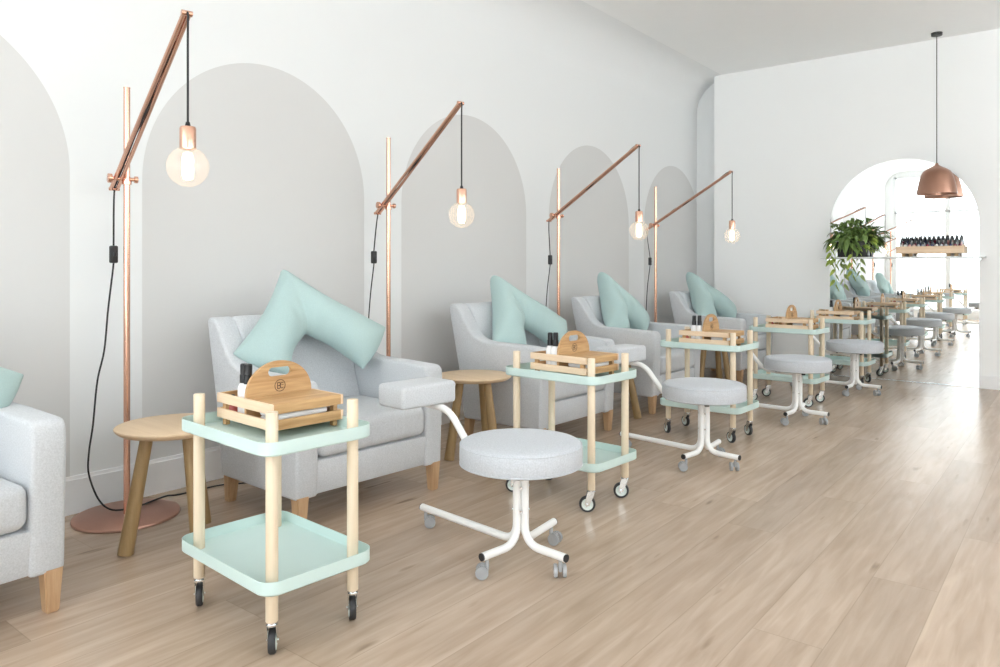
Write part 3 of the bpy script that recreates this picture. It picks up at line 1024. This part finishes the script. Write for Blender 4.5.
s0 = make_stool('white tube stool closest to the camera, grey round seat and footrest pad whole in view', (1.775, 2.045, 0), math.radians(-6.5))
dup(s0, (1.752, 3.66, 0), math.radians(-9), 'white tube stool second from the camera, before the trolley with the two black-capped bottles')
dup(s0, (1.80, 5.085, 0), math.radians(-6), 'white tube stool third from the camera, grey round seat')
dup(s0, (1.832, 6.50, 0), math.radians(-5), 'white tube stool standing just before the mirror, last of the row')
dup(s0, (1.93, -0.10, 0), math.radians(-6), 'white tube stool seen only in the mirror')

# ------------------------------------------------------------------ pendant lamp
px, py = 2.308, 7.262
t = thing('pendant_lamp', 'copper bell pendant lamp hanging from a black cord before the mirror', 'lamp', (px, py, ZC), 0)
bm = bmesh.new()
lathe(bm, [(0, -0.028), (0.030, -0.028), (0.042, -0.024), (0.044, -0.002), (0.044, 0), (0, 0)], 28)
finish('canopy', bm, M['black'], t)
bm = bmesh.new()
cyl(bm, (0, 0, 1.915 - ZC), (0, 0, -0.02), 0.0035, seg=8)
finish('cord', bm, M['cord'], t)
bm = bmesh.new()
z = 1.652 - ZC
outp = [(0.152, 0.0), (0.149, 0.03), (0.140, 0.08), (0.130, 0.125), (0.118, 0.165), (0.102, 0.192), (0.075, 0.212), (0.045, 0.228), (0.020, 0.243), (0.012, 0.252), (0.010, 0.262)]
prof = [(r, z + h) for r, h in outp] + [(0, z + 0.262)]
inp = [(0.149, 0.0), (0.146, 0.03), (0.137, 0.08), (0.127, 0.125), (0.115, 0.163), (0.099, 0.188), (0.07, 0.208), (0, 0.222)]
prof = [(r, z + h) for r, h in inp][::-1] + prof
lathe(bm, prof, 56)
finish('shade', bm, M['copperlamp'], t)
bm = bmesh.new()
lathe(bm, [(0, z + 0.06), (0.02, z + 0.065), (0.03, z + 0.09), (0.026, z + 0.12), (0.015, z + 0.15), (0.015, z + 0.21), (0, z + 0.21)], 20)
finish('bulb', bm, M['whitep'], t)

# ------------------------------------------------------------------ shelf, planter, polish rack
t = thing('wall_shelf', 'thin white shelf running across the arched mirror', 'shelf', (0, 0, 0), 0)
bm = bmesh.new()
box(bm, (1.30, 0.135, 0.014), (1.998, YE - 0.0685, 1.113), bevel=0.003, seg=1)
finish('shelf_board', bm, M['shelf'], t)
for sx in (1.385, 2.61):
    bm = bmesh.new()
    box(bm, (0.018, 0.10, 0.022), (sx, YE - 0.05, 1.095), bevel=0.002, seg=1)
    finish('bracket', bm, M['chrome'], t)
ZS = 1.1205

def leaf(bm, base, direction, length, width, droop, roll=0.0):
    d = Vector(direction).normalized()
    side = d.cross(Vector((0, 0, 1)))
    if side.length < 1e-3:
        side = Vector((1, 0, 0))
    side.normalize()
    nrm = side.cross(d)
    side = (side * math.cos(roll) + nrm * math.sin(roll)).normalized()
    base = Vector(base)
    n = 6
    L, Rr, C = [], [], []
    for i in range(n + 1):
        s = i / n
        c = base + d * (length * s) + Vector((0, 0, -droop * s * s))
        w = width * (math.sin(PI * min(1, s * 0.92 + 0.08)) ** 0.8) * (1 - 0.35 * s) if i < n else 0.0005
        if i == 0:
            w = 0.002
        up = Vector((0, 0, 0.18 * w))
        C.append(bm.verts.new(c))
        L.append(bm.verts.new(c + side * w * 0.5 + up))
        Rr.append(bm.verts.new(c - side * w * 0.5 + up))
    for i in range(n):
        bm.faces.new((C[i], C[i + 1], L[i + 1], L[i]))
        bm.faces.new((C[i], Rr[i], Rr[i + 1], C[i + 1]))

plx, ply = 1.625, YE - 0.075
t = thing('potted_plant', 'leafy green plant in a black trough on the mirror shelf', 'plant', (plx, ply, ZS), 0)
bm = bmesh.new()
prism(bm, [(-0.125, 0), (0.125, 0), (0.135, 0.145), (-0.135, 0.145)], 'y', -0.05, 0.05, bevel=0.006, seg=2)
finish('pot', bm, M['pot'], t)
bm = bmesh.new()
rnd = random.Random(3)
for i in range(230):
    ax = rnd.uniform(-0.12, 0.14)
    a = rnd.uniform(0, 2 * PI)
    el = rnd.uniform(-0.55, 1.35)
    reach = rnd.uniform(0.02, 0.125)
    d = Vector((math.cos(a) * math.cos(el) * 1.0 + ax * 2.2, math.sin(a) * math.cos(el) * 0.55 - 0.1, math.sin(el)))
    dn = d.normalized()
    b0 = Vector((ax, rnd.uniform(-0.03, 0.03), 0.14 + rnd.uniform(0, 0.13) * (1 - abs(ax) / 0.16))) + dn * reach
    if b0.y + dn.y * 0.11 > 0.06:
        dn.y = -abs(dn.y) * 0.5
        b0.y = min(b0.y, 0.03)
    leaf(bm, b0, dn, rnd.uniform(0.06, 0.11), rnd.uniform(0.036, 0.060), rnd.uniform(0.02, 0.09), rnd.uniform(-0.6, 0.6))
finish('foliage', bm, M['leaf'], t, smooth=180)
bm = bmesh.new()
for i in range(26):
    ax = rnd.uniform(0.03, 0.18)
    d = Vector((rnd.uniform(0.2, 1.0), rnd.uniform(-0.8, 0.0), rnd.uniform(-0.5, 0.35))).normalized()
    leaf(bm, (ax, -0.045, rnd.uniform(0.06, 0.2)), d, rnd.uniform(0.05, 0.08), rnd.uniform(0.026, 0.04), 0.02, rnd.uniform(-0.5, 0.5))
for (vx, top, bot) in ((-0.175, 0.10, -0.06), (-0.14, -0.02, -0.26), (0.005, 0.02, -0.17)):
    steps = 6
    pts = [(vx * 0.75, -0.055, 0.14), (vx * 0.95, -0.072, max(top, 0.06)), (vx, -0.074, 0.0), (vx + 0.01, -0.07, min(bot, -0.02))]
    tube(bm, smooth_path(pts, 5), 0.0018, 6)
    for q in range(steps):
        f = q / (steps - 1)
        zz = top * (1 - f) + bot * f
        sg = 1 if q % 2 else -1
        leaf(bm, (vx, -0.076, zz), (0.55 * sg, -0.3, -0.8), 0.080, 0.056, 0.0, 0.9 * sg)
v = finish('trailing_vine', bm, M['leaflight'], t, smooth=180)
v['label'] = 'yellow-green trailing leaves'

rx, ry = 2.243, YE - 0.072
t = thing('polish_rack', 'pine rack full of nail polish bottles on the mirror shelf', 'rack', (rx, ry, ZS), 0)
bm = bmesh.new()
box(bm, (0.515, 0.010, 0.062), (0, -0.050, 0.058), bevel=0.002, seg=1)
finish('front_board', bm, M['pine'], t)
bm = bmesh.new()
box(bm, (0.515, 0.010, 0.062), (0, 0.050, 0.058), bevel=0.002, seg=1)
finish('back_board', bm, M['pine'], t)
for s in (-1, 1):
    bm = bmesh.new()
    box(bm, (0.010, 0.09, 0.062), (s * 0.2525, 0, 0.058), bevel=0.002, seg=1)
    finish('end_board', bm, M['pine_y'], t)
    bm = bmesh.new()
    box(bm, (0.030, 0.10, 0.030), (s * 0.20, 0, 0.015), bevel=0.002, seg=1)
    box(bm, (0.030, 0.10, 0.030), (s * 0.145, 0, 0.015), bevel=0.002, seg=1)
    finish('foot', bm, M['oaktleg'], t)
bm = bmesh.new()
box(bm, (0.495, 0.09, 0.010), (0, 0, 0.036), bevel=0.001, seg=1)
finish('shelf_bottom', bm, M['pine'], t)
polish = [('pol_white', (0.80, 0.79, 0.77)), ('pol_pink', (0.70, 0.38, 0.36)), ('pol_grey', (0.45, 0.47, 0.52)), ('pol_wine', (0.20, 0.02, 0.05)), ('pol_navy', (0.04, 0.05, 0.14)), ('pol_blush', (0.78, 0.58, 0.52))]
PM = [plain(n, c, 0.15, var=0.02, coat=0.5) for n, c in polish]
pnames = ['white', 'pink', 'grey', 'wine red', 'navy', 'blush']
protos = []
for k in range(6):
    b0 = bpy.data.objects.new('nail_polish_bottle', None)
    link(b0)
    b0['category'] = 'bottle'
    bm = bmesh.new()
    lathe(bm, [(0, 0), (0.0125, 0), (0.0140, 0.002), (0.0140, 0.030), (0.011, 0.036), (0.006, 0.039), (0.006, 0.042), (0, 0.042)], 14)
    finish('bottle_body', bm, PM[k], b0)
    bm = bmesh.new()
    lathe(bm, [(0, 0.041), (0.0080, 0.041), (0.0072, 0.060), (0.0045, 0.082), (0, 0.083)], 12)
    finish('cap', bm, M['black'], b0)
    protos.append(b0)
seq = [0, 0, 1, 5, 2, 2, 3, 4, 0, 2, 2, 4, 3, 3]
used = [False] * 6
for row, (yy, zz) in enumerate(((-0.028, 0.0660), (0.0035, 0.0840), (0.033, 0.1020))):
    for j in range(14):
        k = seq[(j + 3 * row) % 14]
        loc = (rx - 0.224 + j * 0.0345, ry + yy, ZS + zz)
        lab = 'small %s polish bottle in the pine rack on the mirror shelf' % pnames[k]
        g = '%s polish bottles in the shelf rack' % pnames[k]
        if not used[k]:
            used[k] = True
            protos[k].location = loc
            tag(protos[k], lab, 'bottle', g)
        else:
            dup(protos[k], loc, 0, lab, g)
# two stepped tiers carry the back rows
t2 = bpy.data.objects['polish_rack']
bm = bmesh.new()
box(bm, (0.49, 0.031, 0.0240), (0, -0.028, 0.0535))
box(bm, (0.49, 0.030, 0.0420), (0, 0.0035, 0.0625))
box(bm, (0.49, 0.028, 0.0600), (0, 0.033, 0.0715))
finish('tier', bm, M['pine'], t2, smooth=0)

# ------------------------------------------------------------------ wall sockets by the second table
for (yy, zz, lab) in ((3.735, 0.075, 'white double power outlet low on the skirting, lower of the two'), (3.67, 0.165, 'white double power outlet just above the skirting, upper of the two')):
    t = thing('power_outlet', lab, 'outlet', (0.0145, yy, zz), 0)
    bm = bmesh.new()
    box(bm, (0.010, 0.125, 0.075), (0.005, 0, 0), bevel=0.003, seg=2)
    finish('cover_plate', bm, M['whitep'], t)
    bm = bmesh.new()
    for s in (-1, 1):
        box(bm, (0.004, 0.042, 0.045), (0.0115, s * 0.029, 0), bevel=0.001, seg=1)
    finish('socket_face', bm, M['trim'], t)

# ------------------------------------------------------------------ light
w = bpy.data.worlds.new('overcast_sky')
SC.world = w
w.use_nodes = True
bg = w.node_tree.nodes['Background']
bg.inputs[0].default_value = (0.93, 0.97, 1.0, 1)
bg.inputs[1].default_value = SKY = 5.5
# portal in the shopfront so the sky light is sampled through it
def portal(sx, sy, loc, face):
    ld = bpy.data.lights.new('window_portal', 'AREA')
    ld.shape = 'RECTANGLE'
    ld.size, ld.size_y = sx, sy
    ld.cycles.is_portal = True
    lo = bpy.data.objects.new('window_portal', ld)
    lo.location = loc
    lo.rotation_euler = Vector(face).to_track_quat('-Z', 'Y').to_euler()
    link(lo)
portal(XR - 0.3, 2.78, ((0.16 + XR - 0.15) / 2, YB - 0.005, 1.53), (0, 1, 0))
for y0, y1 in RW:  # openings of the added right-wall bays
    portal(y1 - y0, RZ1 - RZ0, (XR + 0.005, (y0 + y1) / 2, (RZ0 + RZ1) / 2), (-1, 0, 0))

sd = bpy.data.lights.new('ceiling_bounce_sun', 'SUN')  # added to hit the pavement, whose bounce brightens the ceiling
sd.energy = 15.0
sd.angle = math.radians(3)
so = bpy.data.objects.new('ceiling_bounce_sun', sd)
so.rotation_euler = Vector((0.42, -0.46, -1.0)).to_track_quat('-Z', 'Y').to_euler()
so.location = (-6, 8, 12)
link(so)

# ------------------------------------------------------------------ camera
f, TH = 740.0, math.atan(585 / 740)
cam = bpy.data.cameras.new('camera')
cam.sensor_width = 36
cam.lens = 36 * f / 1000
cam.shift_y = -(333.5 - 268) / 1000
cam.clip_start = 0.05
co = bpy.data.objects.new('camera', cam)
co.location = (3.30, 0, 1.02)
co.rotation_euler = (math.radians(90), 0, TH)
link(co)
SC.camera = co

vs = SC.view_settings
vs.view_transform = 'Standard'
vs.look = 'None'
vs.gamma = 1
vs.use_curve_mapping = False
vs.exposure = -0.06
SC.cycles.use_denoising = True
SC.cycles.max_bounces = 14
SC.cycles.diffuse_bounces = 8
SC.cycles.glossy_bounces = 6
SC.cycles.transparent_max_bounces = 16
SC.cycles.caustics_reflective = False
SC.cycles.caustics_refractive = False
SC.cycles.sample_clamp_indirect = 6
